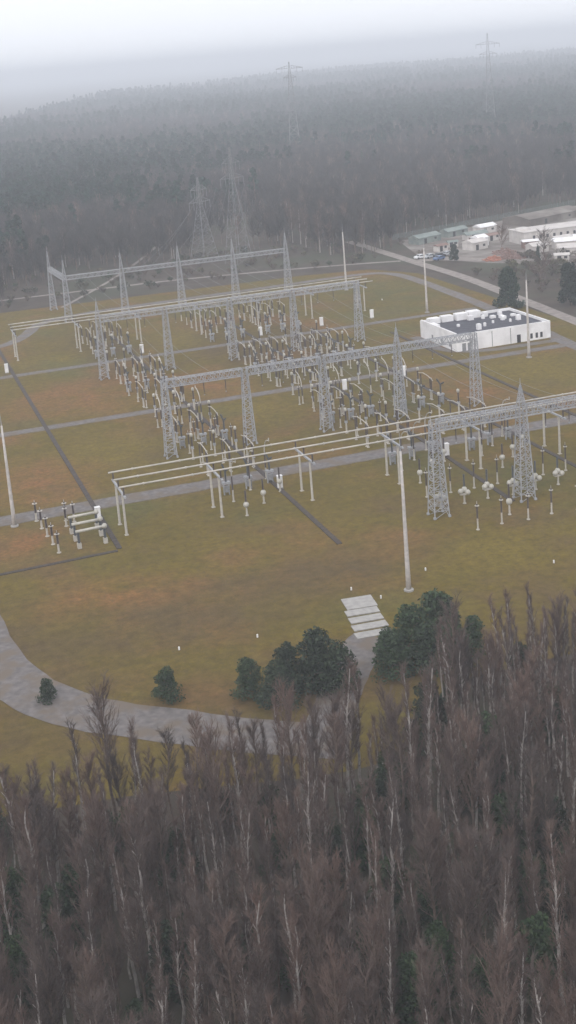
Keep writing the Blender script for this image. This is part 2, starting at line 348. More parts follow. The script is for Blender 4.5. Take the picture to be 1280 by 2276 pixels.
for row, (yc, rn, xs) in enumerate(((219.2, 'front', [36.2, 53.7, 71, 88.4, 105.3, 122.4, 139.8]), (377.5, 'far', [37, 55.3, 73.5, 92, 110, 127.5, 145]))):
    for i, x in enumerate(xs):
        BS.place((x, yc, 0), 0, 1, 'two-legged steel portal with three insulators under the %s busbars, %s' % (rn, names[i]), 'busbar support', 'portals carrying the %s busbars' % rn)
    for k, yy in enumerate((-4.7, 0, 4.7)):
        b = MB(); L0, L1 = xs[0] - .8, (190 if row == 0 else 147.5)
        b.tube((0, 0, 0), (L1 - L0, 0, 0), .15 if row == 0 else .15, None, 10)
        for j in range(int((L1 - L0) / 8.8)): b.ball((4.4 + 8.8 * j, 0, 0), .24, 8)
        o = b.build('busbar', M['tube'], loc=(L0, yc + yy, 9.45))
        tag(o, 'long pale %s tube of the three %s busbars' % (['nearest', 'middle', 'farthest'][k], rn), 'busbar')

# ------------------------------------------------------------ switchgear prototypes (each built once, then copied)
def P_disc(pale=True):
    r = empty('disconnector')
    for yy in (-3.2, -2.4, 3.2):
        b = MB(); b.lathe((0, yy, 0), [(.32, 0), (.32, .14), (.15, 0.17), (.13, 2.3)], 8); b.build('post', M['palepost'], r)
        b = MB(); insul(b, 0, yy, 2.32, 4.9, .18); b.build('insulator', M['porcelain'], r)
    b = MB(); b.box((0, -2.8, 2.2), (.5, 1.5, .12)); b.build('frame', M['galv'], r)
    b = MB(); b.path([(0, -4.0, 4.75), (0, -3.2, 5.05), (0, -1, 5.35), (0, 1.8, 5.4), (0, 3.4, 5.05), (0, 4.4, 4.9)], .09, 6); b.ball((0, -3.2, 5.1), .2, 8); b.build('blade', M['tube'], r)
    return Proto(r)
def P_ct():
    r = empty('current_transformer'); b = MB(); b.lathe((0, 0, 0), [(.32, 0), (.32, .14), (.2, 0.17), (.18, 2.3)], 8); b.box((0, 0, .05), (.6, .6, .1)); b.build('post', M['palepost'], r)
    b = MB(); b.box((0, 0, 2.55), (.55, .55, .5)); b.build('base_box', M['galv'], r)
    b = MB(); insul(b, 0, 0, 2.8, 4.9, .24); b.build('insulator', M['porcelain'], r)
    b = MB(); b.lathe((0, 0, 4.9), [(.2, 0), (.31, .1), (.34, .4), (.28, .7), (.1, .8)], 10); b.build('tank_head', M['cream'], r, True)
    return Proto(r)
def P_cb():
    r = empty('circuit_breaker')
    for xx in (-.5, .5):
        b = MB(); b.box((xx, 0, 1.1), (.16, .5, 2.2)); b.build('leg', M['galv'], r)
    b = MB(); b.box((0, 0, 2.4), (1.5, .9, .38)); b.build('frame', M['galv'], r); b = MB(); b.box((0, -.5, 1.3), (.8, .5, 1.2)); b.build('drive_box', M['galvold'], r)
    b = MB(); insul(b, 0, 0, 2.6, 4.6, .24); b.build('insulator', M['greypor'], r)
    b = MB(); 
    for s in (-1, 1):
        a = Vector((0, 0, 4.7)); e = Vector((0, s * 1.9, 5.6)); b.tube(a, e, .13, .11, 8)
        for i in range(7): c = a + (e - a) * (i + .7) / 8; d = (e - a).normalized() * .05; b.tube(c - d, c + d, .2, .2, 8)
    b.build('interrupter_arms', M['greypor'], r)
    return Proto(r)
def P_sa():
    r = empty('surge_arrester'); b = MB(); b.lathe((0, 0, 0), [(.32, 0), (.32, .14), (.16, 0.17), (.14, 2.0)], 8); b.build('post', M['palepost'], r)
    b = MB(); insul(b, 0, 0, 2.02, 4.6, .2); b.build('insulator', M['porcelain'], r)
    b = MB(); b.lathe((0, 0, 4.6), [(.36, -.35), (.4, -.3), (.36, -.25)], 10); b.tube((0, 0, 4.6), (0, 0, 5.1), .05, .05, 5); b.build('grading_ring', M['tube'], r)
    return Proto(r)
def P_vt():
    r = empty('voltage_transformer'); b = MB(); b.lathe((0, 0, 0), [(.32, 0), (.32, .14), (.18, 0.17), (.16, 1.6)], 8); b.build('post', M['palepost'], r)
    b = MB(); b.ball((0, 0, 2.1), .55, 10); b.build('tank', M['cream'], r, True); b = MB(); insul(b, 0, 0, 2.62, 4.8, .22); b.build('insulator', M['porcelain'], r)
    return Proto(r)
def P_drop():
    r = empty('dropper_pipe'); b = MB(); pts = [(0, 0, 9.3)]
    for i in range(9): t = i / 8 * math.pi / 2; pts.append((0, 3.6 * math.sin(t), 8.7 - 3.2 * (1 - math.cos(t))))
    pts.append((0, 3.7, 5.0)); b.path(pts, .11, 6); b.build('pipe', M['tube'], r)
    b = MB(); b.lathe((0, 3.7, 0), [(.32, 0), (.32, .14), (.17, 0.17), (.15, 2.3)], 8); b.build('post', M['palepost'], r); b = MB(); insul(b, 0, 3.7, 2.32, 4.98, .2); b.build('insulator', M['porcelain'], r)
    return Proto(r)
def P_cluster():
    r = empty('coupling_transformer'); b = MB(); b.lathe((0, 0, 0), [(.32, 0), (.32, .14), (.18, 0.17), (.16, 1.7)], 8); b.box((0, 0, 1.8), (1.6, .9, .14)); b.build('stand', M['palepost'], r)
    for x, y, z in ((-.62, -.1, 2.35), (.1, .3, 2.6), (.62, -.3, 2.2)):
        b = MB(); b.ball((x, y, z), .5, 10); b.build('tank', M['cream'], r, True)
    b = MB(); insul(b, .1, .3, 3.1, 5.4, .23); b.build('insulator', M['greypor'], r)
    return Proto(r)
PD, PC, PB, PA, PV, PP, PK = P_disc(), P_ct(), P_cb(), P_sa(), P_vt(), P_drop(), P_cluster()
KN = {'D': (PD, 'disconnector with pale tube', 'disconnector', 'disconnectors in the equipment bays'), 'C': (PC, 'transformer with cream head', 'current transformer', 'current transformers in the equipment bays'),
      'B': (PB, 'grey circuit breaker', 'circuit breaker', 'circuit breakers in the equipment bays'), 'A': (PA, 'slim brown arrester', 'surge arrester', 'surge arresters in the equipment bays'),
      'V': (PV, 'round cream tank on post', 'voltage transformer', 'round tanks on posts under the busbars'), 'P': (PP, 'pale curved dropper pipe', 'dropper pipe', 'curved pipes coming down from the busbars')}
bays = [('left bay', 62.6, 1.0), ('middle bay', 96.6, 1.0), ('right bay', 113.8, .9)]
rows = [('B', 228.9, 0, 'right behind front busbars'), ('P', 224.2, 0, 'arching down from front busbars'), ('D', 244, 0, 'just beyond nearest road'), ('A', 249.6, 1.2, 'before middle gantry'), ('C', 253, 0, 'at foot of middle gantry'),
        ('B', 262, 0, 'just beyond middle gantry'), ('D', 270, 0, 'beyond middle gantry breakers'), ('C', 276.5, .8, 'halfway between middle gantry and middle road'), ('A', 281, -1, 'third row before middle road'), ('P', 285, 0, 'second row before middle road'), ('C', 290.5, .6, 'right before middle road'),
        ('A', 257.6, .4, 'in line with the middle gantry'), ('A', 266, -.9, 'between middle gantry breakers and disconnectors'), ('A', 299.8, .5, 'at the far kerb of middle road'), ('A', 314, -.8, 'before far gantry breakers'), ('C', 326.5, .9, 'last before far gantry'), ('C', 366.5, .8, 'behind the far breakers'), ('D', 380, .9, 'below far busbars'), ('D', 303.5, 0, 'right beyond middle road'), ('C', 310.5, .7, 'second row beyond middle road'), ('B', 318, 0, 'between middle road and far gantry'), ('P', 323, 0, 'before far gantry'), ('D', 331, 0, 'at foot of far gantry'), ('A', 339.5, 1.2, 'just beyond far gantry'), ('C', 345, 0, 'right before far road'),
        ('B', 362, 0, 'right beyond far road'), ('P', 370, 0, 'arching near far busbars'), ('D', 389, 0, 'beyond far busbars'), ('A', 399, 0, 'farthest row, before last gantry')]
PH = ('left', 'centre', 'right')
for bn, bx, pr in bays:
    for kd, y, dx, where in rows:
        if bn == 'right bay' and kd == 'A' and y < 300: continue
        for k in (-1, 0, 1):
            p, nm, cat, grp = KN[kd]
            yy = y + (4.7 * k if (y == 370 or y == 224.2) else ru(-.15, .15))
            if y == 228.9: yy = y + 1.2 * k
            p.place((bx + 4.7 * k + dx, yy, 0), ru(-.04, .04) if kd != 'P' else 0, 1 if kd != 'P' else (1, 1 if y != 285 and y != 323 else -1, 1 if y in (370, 224.2) else .8),
                    '%s, %s of three %s, %s' % (nm, PH[k + 1], where, bn), cat, grp)
    for k in (-1, 0, 1):
        PV.place((bx + 4.7 * k, 219.5 + 4.7 * k - .2, 0), 0, 1, 'round cream tank on post, %s of three under front busbars, %s' % (PH[k + 1], bn), 'voltage transformer', KN['V'][3])
# equipment around the nearest gantry
for i in range(7):
    x = 89.3 + 4.75 * i
    PK.place((x, 200 + (i % 3) * .3, 0), ru(-.5, .5), 1, 'three cream round tanks and dark column at nearest gantry, %s from left' % ('first', 'second', 'third', 'fourth', 'fifth', 'sixth', 'seventh')[i], 'coupling transformer', 'three-tank units by the nearest gantry')
    PA.place((x + 1.0, 187.6 + (i % 2) * .5, 0), 0, 1, 'slim arrester on pale post in open grass before nearest gantry, %s from left' % ('first', 'second', 'third', 'fourth', 'fifth', 'sixth', 'seventh')[i], 'surge arrester', 'arresters in the grass before the nearest gantry')
    PA.place((x + .4, 206.8, 0), 0, (1, 1, 1.1), 'slim dark arrester between nearest gantry and front busbars, %s from left' % ('first', 'second', 'third', 'fourth', 'fifth', 'sixth', 'seventh')[i], 'surge arrester', 'arresters between the nearest gantry and the busbars')
PV.place((98.2, 191.3, 0), 0, (1, 1, 1.15), 'single round cream tank on post in grass before the nearest gantry', 'voltage transformer')
# bottom-left group
for i in range(5):
    PA.place((22.6 + .32 * (4 - i), 213.8 + 4.6 * i, 0), 0, (1.25, 1.25, .8), 'stubby banded arrester in the single file near left edge, %s from the front' % ('first', 'second', 'third', 'fourth', 'fifth')[i], 'surge arrester', 'single file of arresters near the left edge')
def P_reactor():
    r = empty('tubular_switch')
    for x in (-2.3, 2.3):
        b = MB(); b.box((x, 0, .5), (.7, .7, 1.0)); b.build('footing', M['palepost'], r); b = MB(); insul(b, x, 0, 1.0, 2.9, .3); b.build('insulator', M['greypor'], r)
    b = MB(); b.tube((-2.7, 0, 3.1), (2.8, 0, 3.1), .26, .26, 8); b.ball((2.4, 0, 3.15), .48, 8); b.build('tube', M['cream'], r, True)
    return Proto(r)
PR = P_reactor()
for i, y in enumerate((214.2, 218.2, 222.2)):
    PR.place((29.8, y, 0), .05, 1, 'cream horizontal tube switch on two footings beside left trench, %s from the front' % ('first', 'second', 'third')[i], 'switch', 'tube switches beside the left trench')
for i, (x, y) in enumerate(((27.2, 226.5), (27.6, 229.5), (28.9, 228))):
    PA.place((x, y, 0), 0, (1.2, 1.2, .8), 'dark arrester behind the cream tube switches, %s' % ('leftmost', 'farthest', 'rightmost')[i], 'surge arrester', 'arresters behind the tube switches')
# cabinets
r = empty('control_cabinet'); b = MB(); b.box((0, 0, 1.15), (1.1, .8, 1.9)); b.box((0, 0, 2.14), (1.2, .95, .08)); b.build('cabinet_body', M['white'], r)
b = MB(); b.box((0, -.415, 1.15), (.95, .03, 1.7)); b.build('door', M['white'], r); b = MB(); b.box((0, 0, .1), (1.2, .9, .2)); b.build('plinth', M['slab'], r)
CB = Proto(r)
for x, y, lb in ((32.2, 360.5, 'white cabinet beside the left trench beyond the far road'), (33.1, 226.5, 'white cabinet beside the cream tube switches at left'), (67.9, 225.8, 'white cabinet at the trench under the front busbars, left bay'),
                 (70.6, 360.4, 'white cabinet beyond the far road, right of the left bay'), (104.6, 287, 'white cabinet before the middle road, right of middle bay'), (106.5, 361, 'white cabinet beyond the far road, right of middle bay'),
                 (122, 291, 'white cabinet before the middle road, right of right bay'), (126, 362, 'white cabinet beyond the far road, right of right bay'), (142.5, 362.5, 'white cabinet standing alone under the right end of the far busbars'), (103.2, 227, 'white cabinet at the trench under the front busbars, beside the nearest gantry')):
    CB.place((x, y, 0), ru(-.05, .05), (.85, .95, 1.2), lb, 'cabinet', 'white control cabinets beside the trenches')
# strings on the gantry beams
for gy, gx0, n, z, gn in ((336, 57.9, 12, 15.3, 'far'), (257.3, 57.9, 12, 15.0, 'middle'), (197, 91.5, 12, 15.4, 'nearest')):
    for i in range(n):
        SP.place((gx0 + 4.7 * (i % 3) + (17.4 if gy != 336 else 17.9) * (i // 3), gy, z - (.05)), 0, 1, 'brown insulator string hanging from the %s lattice gantry beam' % gn, 'insulator string', 'insulator strings on the %s gantry' % gn)

# conductors sagging over the bays from gantry to gantry and on to the pylons
def wire(p, q, sag, label, group):
    b = MB(); P_ = []; p, q = Vector(p), Vector(q)
    for i in range(17): t = i / 16; c = p + (q - p) * t; P_.append(c - p - Vector((0, 0, 4 * sag * t * (1 - t))))
    b.path(P_, .028, 4); tag(b.build('conductor', M['galvold'], loc=tuple(p)), label, 'conductor', group)
for bn, bx, pr in bays:
    for k in (-1, 0, 1):
        for y0, y1, z0, z1, wh in ((257.3, 336, 14.8, 15.2, 'from middle to far gantry'), (336, 424, 15.2, 14.2, 'from far to farthest gantry'), (197, 257.3, 15.2, 14.8, 'from nearest to middle gantry')):
            if y0 == 197 and bn == 'left bay': continue
            wire((bx + 4.7 * k, y0, z0), (bx + 4.7 * k, y1, z1), 1.8, 'thin sagging wire, %s of three above the %s, %s' % (PH[k + 1], bn, wh), 'wires above the %s %s' % (bn, wh))
for i, (x, px_, py_, pz) in enumerate(((84, 127, 516, 21), (88.5, 131.8, 519, 27), (93, 136, 521, 21), (103, 134, 499, 31), (108, 141, 500, 37), (113, 147, 503, 31), (122, 147, 503, 31), (126, 141, 500, 37))):
    wire((x, 424, 14.2), (px_, py_, pz), 1.5, 'thin wire rising from the farthest gantry to a nearer pylon, %s from left' % ('first', 'second', 'third', 'fourth', 'fifth', 'sixth', 'seventh', 'eighth')[i], 'wires from the farthest gantry to the nearer pylons')

# ------------------------------------------------------------ white control building
r = empty('control_building', (143.6, 306, 0)); tag(r, 'white flat-roofed building with dark roof and rooftop units, right of the bays', 'building')
W_, D_, H_ = 28, 23, 4.7
b = MB(); t = .45
b.box((W_ / 2, t / 2, H_ / 2), (W_, t, H_)); b.box((W_ / 2, D_ - t / 2, H_ / 2), (W_, t, H_))
b.box((t / 2, D_ / 2, H_ / 2 + .15), (t, D_ - 2 * t, H_ + .3)); b.box((W_ - t / 2, D_ / 2, H_ / 2), (t, D_ - 2 * t, H_)); b.build('wall', M['white'], r)
b = MB(); b.box((W_ / 2, D_ / 2, 3.9), (W_ - 2 * t, D_ - 2 * t, .2)); rf = b.build('roof', M['roof'], r)
for x, y, sx, sy, sz in ((3, 20.5, 3.2, 2.2, 1.5), (7, 20.7, 3.4, 2.2, 1.6), (11.2, 20.3, 3.4, 2.4, 1.8), (15.2, 20.6, 3.6, 2.4, 1.9), (13, 17.8, 1.6, 1.2, 1.2), (18.4, 19.4, 1.2, 1.2, 1.3), (21, 14, 1.2, 2.4, .8), (19, 16, 1.5, 1, .7), (23.5, 9.5, 1.1, 1.1, 1.4), (20, 12, .9, .9, .8), (9.3, 5.2, 1.1, 1.1, 1.5), (1.4, 16, 1.2, 4, .8), (16.5, 17, .8, .8, 1), (22.5, 18.5, 1, 1, 1), (24.8, 15, 1.4, .9, .6), (12.5, 8, .6, .6, .9), (16, 10, .5, .5, .7), (6.5, 12, .7, .7, .6), (20.5, 8.5, .5, .5, .8)):
    b = MB(); b.box((x, y, 4.0 + sz / 2), (sx, sy, sz)); b.box((x, y, 4.0 + sz + .05), (sx * .7, sy * .7, .1)); b.build('roof_unit', M['white'], rf)
for x in (5.2, 10.5, 16):
    b = MB(); b.box((x, -.03, 2.2), (.16, .06, 4.2)); b.build('downpipe', M['galvold'], r)
b = MB(); b.box((18.4, -.03, 1.1), (1.1, .07, 2.2)); d_ = b.build('door', M['dark'], r)
for x in (22.2, 23.8, 25.2): b = MB(); b.box((x, -.03, 1.3), (.7, .07, 1.4)); b.build('window', M['dark'], r)
for y in (4, 9, 15): b = MB(); b.box((-.03, y, 1.5), (.06, .9, 1.2)); b.build('window', M['galvold'], r)
for x in (2.2, 3.8): b = MB(); b.box((x, -.03, 1.1), (1.1, .07, 2.1)); b.build('door', M['galvold'], r)

# ------------------------------------------------------------ compound top right
r = empty('long_building', (244, 453.6, 0)); tag(r, 'long low white building with a row of dark windows, top right', 'building')
b = MB(); b.box((32, 6, 2.4), (64, 12, 4.8)); b.build('wall', M['palewall'], r); b = MB(); b.box((32, 6, 4.95), (64.6, 12.6, .3)); b.lathe((3, 6, 5.1), [(3.4, 0), (3.0, .8), (.2, 1.3)], 14)
b.build('roof', M['palewall'], r)
for i in range(20): b = MB(); b.box((4.5 + 3 * i, -.03, 2.7), (1.0, .08, 1.3)); b.build('window', M['dark'], r)
def shed(x, y, sx, sy, h, rz, m, rm, label, pitch=1.2, cat='shed'):
    r = empty('shed', (x, y, 0), rz); tag(r, label, cat)
    b = MB(); b.box((0, 0, h / 2), (sx, sy, h)); b.build('wall', m, r)
    b = MB(); X, Y = sx / 2 + .3, sy / 2 + .3
    b.face([(-X, -Y, h + .02), (X, -Y, h + .02), (X, 0, h + pitch), (-X, 0, h + pitch)]); b.face([(-X, 0, h + pitch), (X, 0, h + pitch), (X, Y, h + .02), (-X, Y, h + .02)])
    b.face([(-X, -Y, h + .02), (-X, 0, h + pitch), (-X, Y, h + .02)]); b.face([(X, -Y, h + .02), (X, Y, h + .02), (X, 0, h + pitch)]); b.face([(-X, -Y, h + .01), (-X, Y, h + .01), (X, Y, h + .01), (X, -Y, h + .01)])
    b.build('roof', rm, r); b = MB(); b.box((-sx * .2, -sy / 2 - .03, 1.1), (1.4, .08, 2.1)); b.build('door', M['dark'], r)
    b = MB(); b.box((sx * .25, -sy / 2 - .03, 1.6), (1.2, .08, .9)); b.build('window', M['dark'], r)
    return r
shed(249, 497, 9, 5, 2.8, .25, M['palewall'], M['white'], 'small white-roofed hut behind the yard, left of the long white building')
shed(226, 460, 8, 6, 3, .3, M['palewall'], M['palewall'], 'pale hut with a pitched roof near the parked cars')
shed(231, 466, 5, 5, 3.4, .3, M['white'], M['white'], 'bright white cubic hut behind the orange scrap heap')
shed(240, 436, 7, 5, 2.6, .1, M['palewall'], M['palewall'], 'pale hut in front of the left end of the long building')
shed(252, 436, 9, 6, 3, -.3, M['palewall'], M['white'], 'white-roofed shed right of the small dark conifer')
shed(247, 421, 12, 7, 3, -.5, M['palewall'], M['palewall'], 'wide pale shed with angled roof at the right edge')
shed(262, 437, 10, 6, 3.2, -.4, M['white'], M['white'], 'white shed at the right edge below the long building')
shed(219, 492, 13, 6, 2.6, .37, M['greenroof'], M['greenroof'], 'low green-roofed shed along the fence')
shed(236, 500, 12, 5, 2.4, .37, M['greenroof'], M['greenroof'], 'second green-roofed shed farther along the fence')
shed(238, 484, 10, 4, 2.2, .1, M['palewall'], M['greenroof'], 'grey-green hut in the middle of the yard')
shed(284, 510, 34, 16, 3, .33, M['yard'], M['yard'], 'large grey brown barn behind the long white building', 1.5)
for i, (x, y, a, hh) in enumerate(((234, 474, 6, 2.4), (222, 472, 4, 2), (214, 466, 5, 2.2), (243, 447, 6, 2.6), (256, 446, 8, 2.8), (250, 414, 7, 2.6), (262, 424, 8, 3), (270, 444, 7, 3), (236, 411, 5, 2.4), (257, 408, 6, 2.4), (241, 476, 7, 2.2), (268, 432, 6, 2.5))):
    shed(x, y, a, a * .6, hh, ru(-.5, .6), M['palewall' if i % 3 else 'brownheap'], M[('palewall', 'greenroof', 'brownheap', 'white')[i % 4]], 'small %s hut in the jumble of the yard, %s' % (('pale', 'grey-roofed', 'brown-roofed', 'white-roofed')[i % 4], ('left of the pale hut', 'near the parked cars', 'by the fence end', 'before the long building', 'below its windows', 'at the lower right', 'far right', 'under the long building end', 'by the small conifer', 'lowest at the right edge', 'behind the bright hut', 'right of the white shed')[i]), .7)
def heap(x, y, rad, h, m, label, n=60):
    b = MB()
    for i in range(n):
        a = ru(0, 6.28); q = rad * math.sqrt(rnd()); z = h * (1 - q / rad) * ru(.4, 1); s = ru(.5, 1.3)
        b.box((q * math.cos(a), q * math.sin(a), z * .5 + .15), (s, s * ru(.5, 1.2), max(.4, z)), ru(0, 3))
    return tag(b.build('scrap_heap', m, loc=(x, y, 0)), label, 'heap')
heap(219, 431, 3.6, 2.4, M['orange'], 'bright orange scrap heap left of the brown one')
heap(226, 430, 5.5, 3.2, M['brownheap'], 'reddish brown heap in the middle of the yard', 90)
heap(230, 443, 5, 2.4, M['brownheap'], 'brown heap behind the reddish one, below the long building', 60)
# green fence round the compound: posts and mesh panels
r = empty('yard_fence', (210.4, 507.2, 0), math.atan2(37.4, 110.8)); tag(r, 'long grey green mesh fence between the yard and the forest', 'fence')
for i in range(30):
    b = MB(); b.tube((4 * i, 0, 0), (4 * i, 0, 2.6), .08, .08, 6); b.build('post', M['greenfence'], r)
b = MB()
for i in range(29):
    for j in range(12): b.bar((4 * i + .1, 0, .2 + j * .2), (4 * i + 3.9, 0, .2 + j * .2), .03)
    for j in range(13): b.bar((4 * i + .2 + j * .3, 0, .15), (4 * i + .2 + j * .3, 0, 2.5), .02)
b.build('mesh_panel', M['greenfence'], r)
def car_proto(m):
    r = empty('parked_car'); b = MB(); L = [(-2.1, .35), (-2.1, .75), (-1.9, .95), (-1.15, 1.0), (-.6, 1.4), (.9, 1.43), (1.6, 1.0), (2.05, .9), (2.1, .35)]
    for s in (-1, 1): b.face([(x, s * .85, z) for x, z in (L if s < 0 else L[::-1])])
    for (x0, z0), (x1, z1) in zip(L, L[1:] + L[:1]): b.face([(x0, -.85, z0), (x0, .85, z0), (x1, .85, z1), (x1, -.85, z1)])
    b.build('body', m, r)
    g = MB()
    for s in (-1, 1): g.face([(x, s * .86, z) for x, z in ((-.95, 1.02), (-.55, 1.35), (.85, 1.37), (1.4, 1.02))])
    g.face([(-1.12, -.7, 1.03), (-1.12, .7, 1.03), (-.64, .7, 1.39), (-.64, -.7, 1.39)]); g.face([(1.56, -.7, 1.04), (.95, -.7, 1.43), (.95, .7, 1.43), (1.56, .7, 1.04)]); g.build('window', M['dark'], r)
    for x in (-1.3, 1.3):
        for s in (-1, 1): k = MB(); k.tube((x, s * .72, .33), (x, s * .9, .33), .33, .33, 12); k.build('wheel', M['carblack'], r)
    return Proto(r)
cp = {}
for k in ('blue', 'silver', 'white', 'black'): cp[k] = car_proto(M['car' + k])
for k, x, y, rz, lb in (('white', 199.8, 454, .2, 'white car parked nearest the access road'), ('silver', 203, 452.5, .25, 'silver car parked between the white and blue cars'), ('blue', 203.8, 445.8, .4, 'blue car parked at the front of the yard entrance'),
                        ('black', 206.5, 451.8, .2, 'black car parked right of the silver car'), ):
    cp[k].place((x, y, .13), rz, 1.15, lb, 'car')
s2 = cp['silver'].place((210.5, 453.5, .13), .3, 1.15, 'silver car parked beside the round evergreen bush', 'car')

# ------------------------------------------------------------ trees
def clumps(b, cs, n, sz):
    for (x, y, z, rx, rz_) in cs:
        for _ in range(n):
            while True:
                p = Vector((ru(-1, 1), ru(-1, 1), ru(-1, 1)))
                if .25 < p.length < 1: break
            b.leaf((x + p.x * rx, y + p.y * rx, z + p.z * rz_), sz * ru(.6, 1.3))
def t_pine(h, cr, nc=9, n=60, sz=.5, low=.45):
    tr, c = MB(), MB(); lx, ly = ru(-.4, .4), ru(-.4, .4)
    tr.tube((0, 0, 0), (lx, ly, h * .93), h * .013, .04, 7)
    cs = []
    for i in range(nc):
        t = (i + ru(.2, .8)) / nc; z = h * (low + (1 - low) * t); q = cr * (1 - .75 * t ** 1.6) * ru(.3, .75); a = i * 2.4 + ru(-.4, .4)
        x, y = q * math.cos(a), q * math.sin(a); cs.append((x + lx * t, y + ly * t, z, cr * ru(.32, .55) * (1 - .35 * t), cr * ru(.22, .36)))
        tr.tube((lx * t, ly * t, z - .8), (x + lx * t, y + ly * t, z), .08, .03, 4)
    cs.append((lx, ly, h * .95, cr * .4, cr * .35)); clumps(c, cs, n, sz); return tr, c
def t_spruce(h, cr, n=700, sz=.35):
    tr, c = MB(), MB(); tr.tube((0, 0, 0), (0, 0, h * .95), h * .014, .03, 7)
    for i in range(n):
        t = rnd() ** .75; t = 1 - t; lay = math.floor(t * 14) / 14; r_ = cr * (1 - t) ** .85 * ru(.35, 1) * (.75 + .35 * math.cos((t - lay) * 14 * 3.1)) + .05; a = ru(0, 6.28)
        c.leaf((r_ * math.cos(a), r_ * math.sin(a), h * (.08 + .92 * t) - r_ * .25), sz * ru(.6, 1.2) * (1.1 - .5 * t))
    return tr, c
def t_bare(h, cr, nb=30, tw=14, th=.03, low=.3, up=.8):
    tr, c = MB(), MB(); p = Vector((0, 0, 0)); pts = [p.copy()]; n = 7
    for i in range(n): p = p + Vector((ru(-.25, .25), ru(-.25, .25), h / n)); pts.append(p.copy())
    for i in range(n): tr.tube(pts[i], pts[i + 1], h * .0105 * (1 - i / n) + .045, h * .0105 * (1 - (i + 1) / n) + .035, 6, False)
    for i in range(nb):
        t = low + (1 - low) * (i + rnd()) / nb; k = min(n - 1, int(t * n)); o = pts[k] + (pts[k + 1] - pts[k]) * (t * n - k)
        a = ru(0, 6.28); l = cr * (1.15 - .75 * abs(t - .5) * 1.6) * ru(.6, 1.2); l = max(l, .5)
        d = Vector((math.cos(a), math.sin(a), up * ru(.7, 1.8))).normalized(); m1 = o + d * l * .55; e = m1 + (d + Vector((0, 0, .5))).normalized() * l * .6
        (tr if l > 1.2 else c).tube(o, m1, th * 1.8, th * 1.2, 3, False); c.tube(m1, e, th * 1.1, th * .5, 3, False)
        for j in range(tw):
            s = ru(.15, 1); q = o + (e - o) * s; dd = (d + Vector((ru(-.8, .8), ru(-.8, .8), ru(-.1, .9)))).normalized(); f = q + dd * ru(.35, 1.1) * cr * .38
            c.tube(q, f, th * .6, th * .3, 3, False)
            g = q + (f - q) * .5; c.tube(g, g + (dd + Vector((ru(-.8, .8), ru(-.8, .8), .3))).normalized() * ru(.3, .8), th * .45, th * .25, 3, False)
    return tr, c
def t_barefar(h, cr):
    tr, c = MB(), MB(); tr.tube((0, 0, 0), (0, 0, h * .8), .2, .08, 5, False)
    for i in range(80):
        t = ru(.3, .98); a = ru(0, 6.28); o = Vector((0, 0, h * t * .8)); e = Vector((cr * math.cos(a) * ru(.3, 1), cr * math.sin(a) * ru(.3, 1), min(h, h * t * .8 + ru(1.5, 4.5))))
        c.tube(o, e, .07, .03, 3, False)
        for j in range(2): q = o + (e - o) * ru(.3, 1); c.tube(q, q + Vector((ru(-1, 1), ru(-1, 1), ru(.3, 1.8))), .055, .03, 3, False)
    return tr, c
def tree_proto(name, tc, mt, mc, cname='crown'):
    r = empty(name); tc[0].build('trunk', M[mt], r); tc[1].build(cname, M[mc], r); return Proto(r)
# far wood prototypes: joined meshes for the mass, two-part things for the trees one can tell apart
random.seed(21)
FP = []
for kind in range(8):
    if kind < 3: tc = t_pine(ru(17, 21), ru(2.6, 3.4), 7, 26, .85, .5); ms = ('pinebark', 'needlefar'); nm = 'pine_tree'
    elif kind < 4: tc = t_spruce(18, 3.0, 240, .85); ms = ('bark', 'spruce'); nm = 'spruce_tree'
    elif kind < 7: tc = t_barefar(ru(14, 18), ru(2.8, 3.8)); ms = ('bark', 'twigfar'); nm = 'bare_tree'
    else: tc = t_barefar(17, 2.6); ms = ('birchbark', 'twig'); nm = 'birch_tree'
    j = MB(); j.v = list(tc[0].v); j.f = list(tc[0].f); j.m = [0] * len(j.f); n0 = len(j.v); j.v += tc[1].v; j.f += [tuple(i + n0 for i in f) for f in tc[1].f]; j.m += [1] * len(tc[1].f)
    FP.append((nm, tc, ms, j.mesh('far_' + nm, [M[ms[0]], M[ms[1]]])))
F = Vector((.302, .953)); RT = Vector((.953, -.302))
def nz(x, y): return math.sin(x * .011 + 1.3) + math.sin(y * .009 - x * .006) + .7 * math.sin(x * .031 + y * .023) + .5 * math.sin(x * .05 - y * .061 + 2)
def limit(u): # how far the wood runs, by direction
    return 2350 + 2300 * min(1, max(0, (u + .2) / .22)) + 250 * math.sin(u * 40)
def in_forest(x, y):
    if x < 45: e = 466
    elif x < 175: e = 520 + 12 * math.sin(x * .09)
    elif x < 206: e = 482
    elif x < 325: e = 512 + (x - 210) * .34
    else: e = 470
    if y < e: return False
    # power line corridor behind the gantries
    d = abs((x - 120) * .86 - (y - 500) * .5); 
    if y < 640 and d < 14 and rnd() < .9: return False
    return True
cand = []
random.seed(5)
def add_band(d0, d1, area):
    wd = .6; n = int(.5 * wd * (d1 * d1 - d0 * d0) / area)
    for _ in range(n):
        d = math.sqrt(ru(d0 * d0, d1 * d1)); u = ru(-.3, .3)
        if d > limit(u) * ru(.97, 1.03): continue
        p = F * d + RT * (d * u)
        if in_forest(p.x, p.y): cand.append((d, p.x, p.y))
add_band(440, 900, 24); add_band(900, 1700, 42); add_band(1700, 2800, 110); add_band(2800, 4700, 260)
cand.sort()
def species(x, y):
    v = nz(x, y) + ru(-.9, .9)
    near = y < 620
    v += -.75 if near else .35
    if v > .55: return random.choice((0, 1, 2, 2, 3))
    if v > .1: return random.choice((0, 1, 3, 4, 5, 7))
    return random.choice((4, 5, 6, 6, 5, 4, 6, 5, 7))
FT = {}
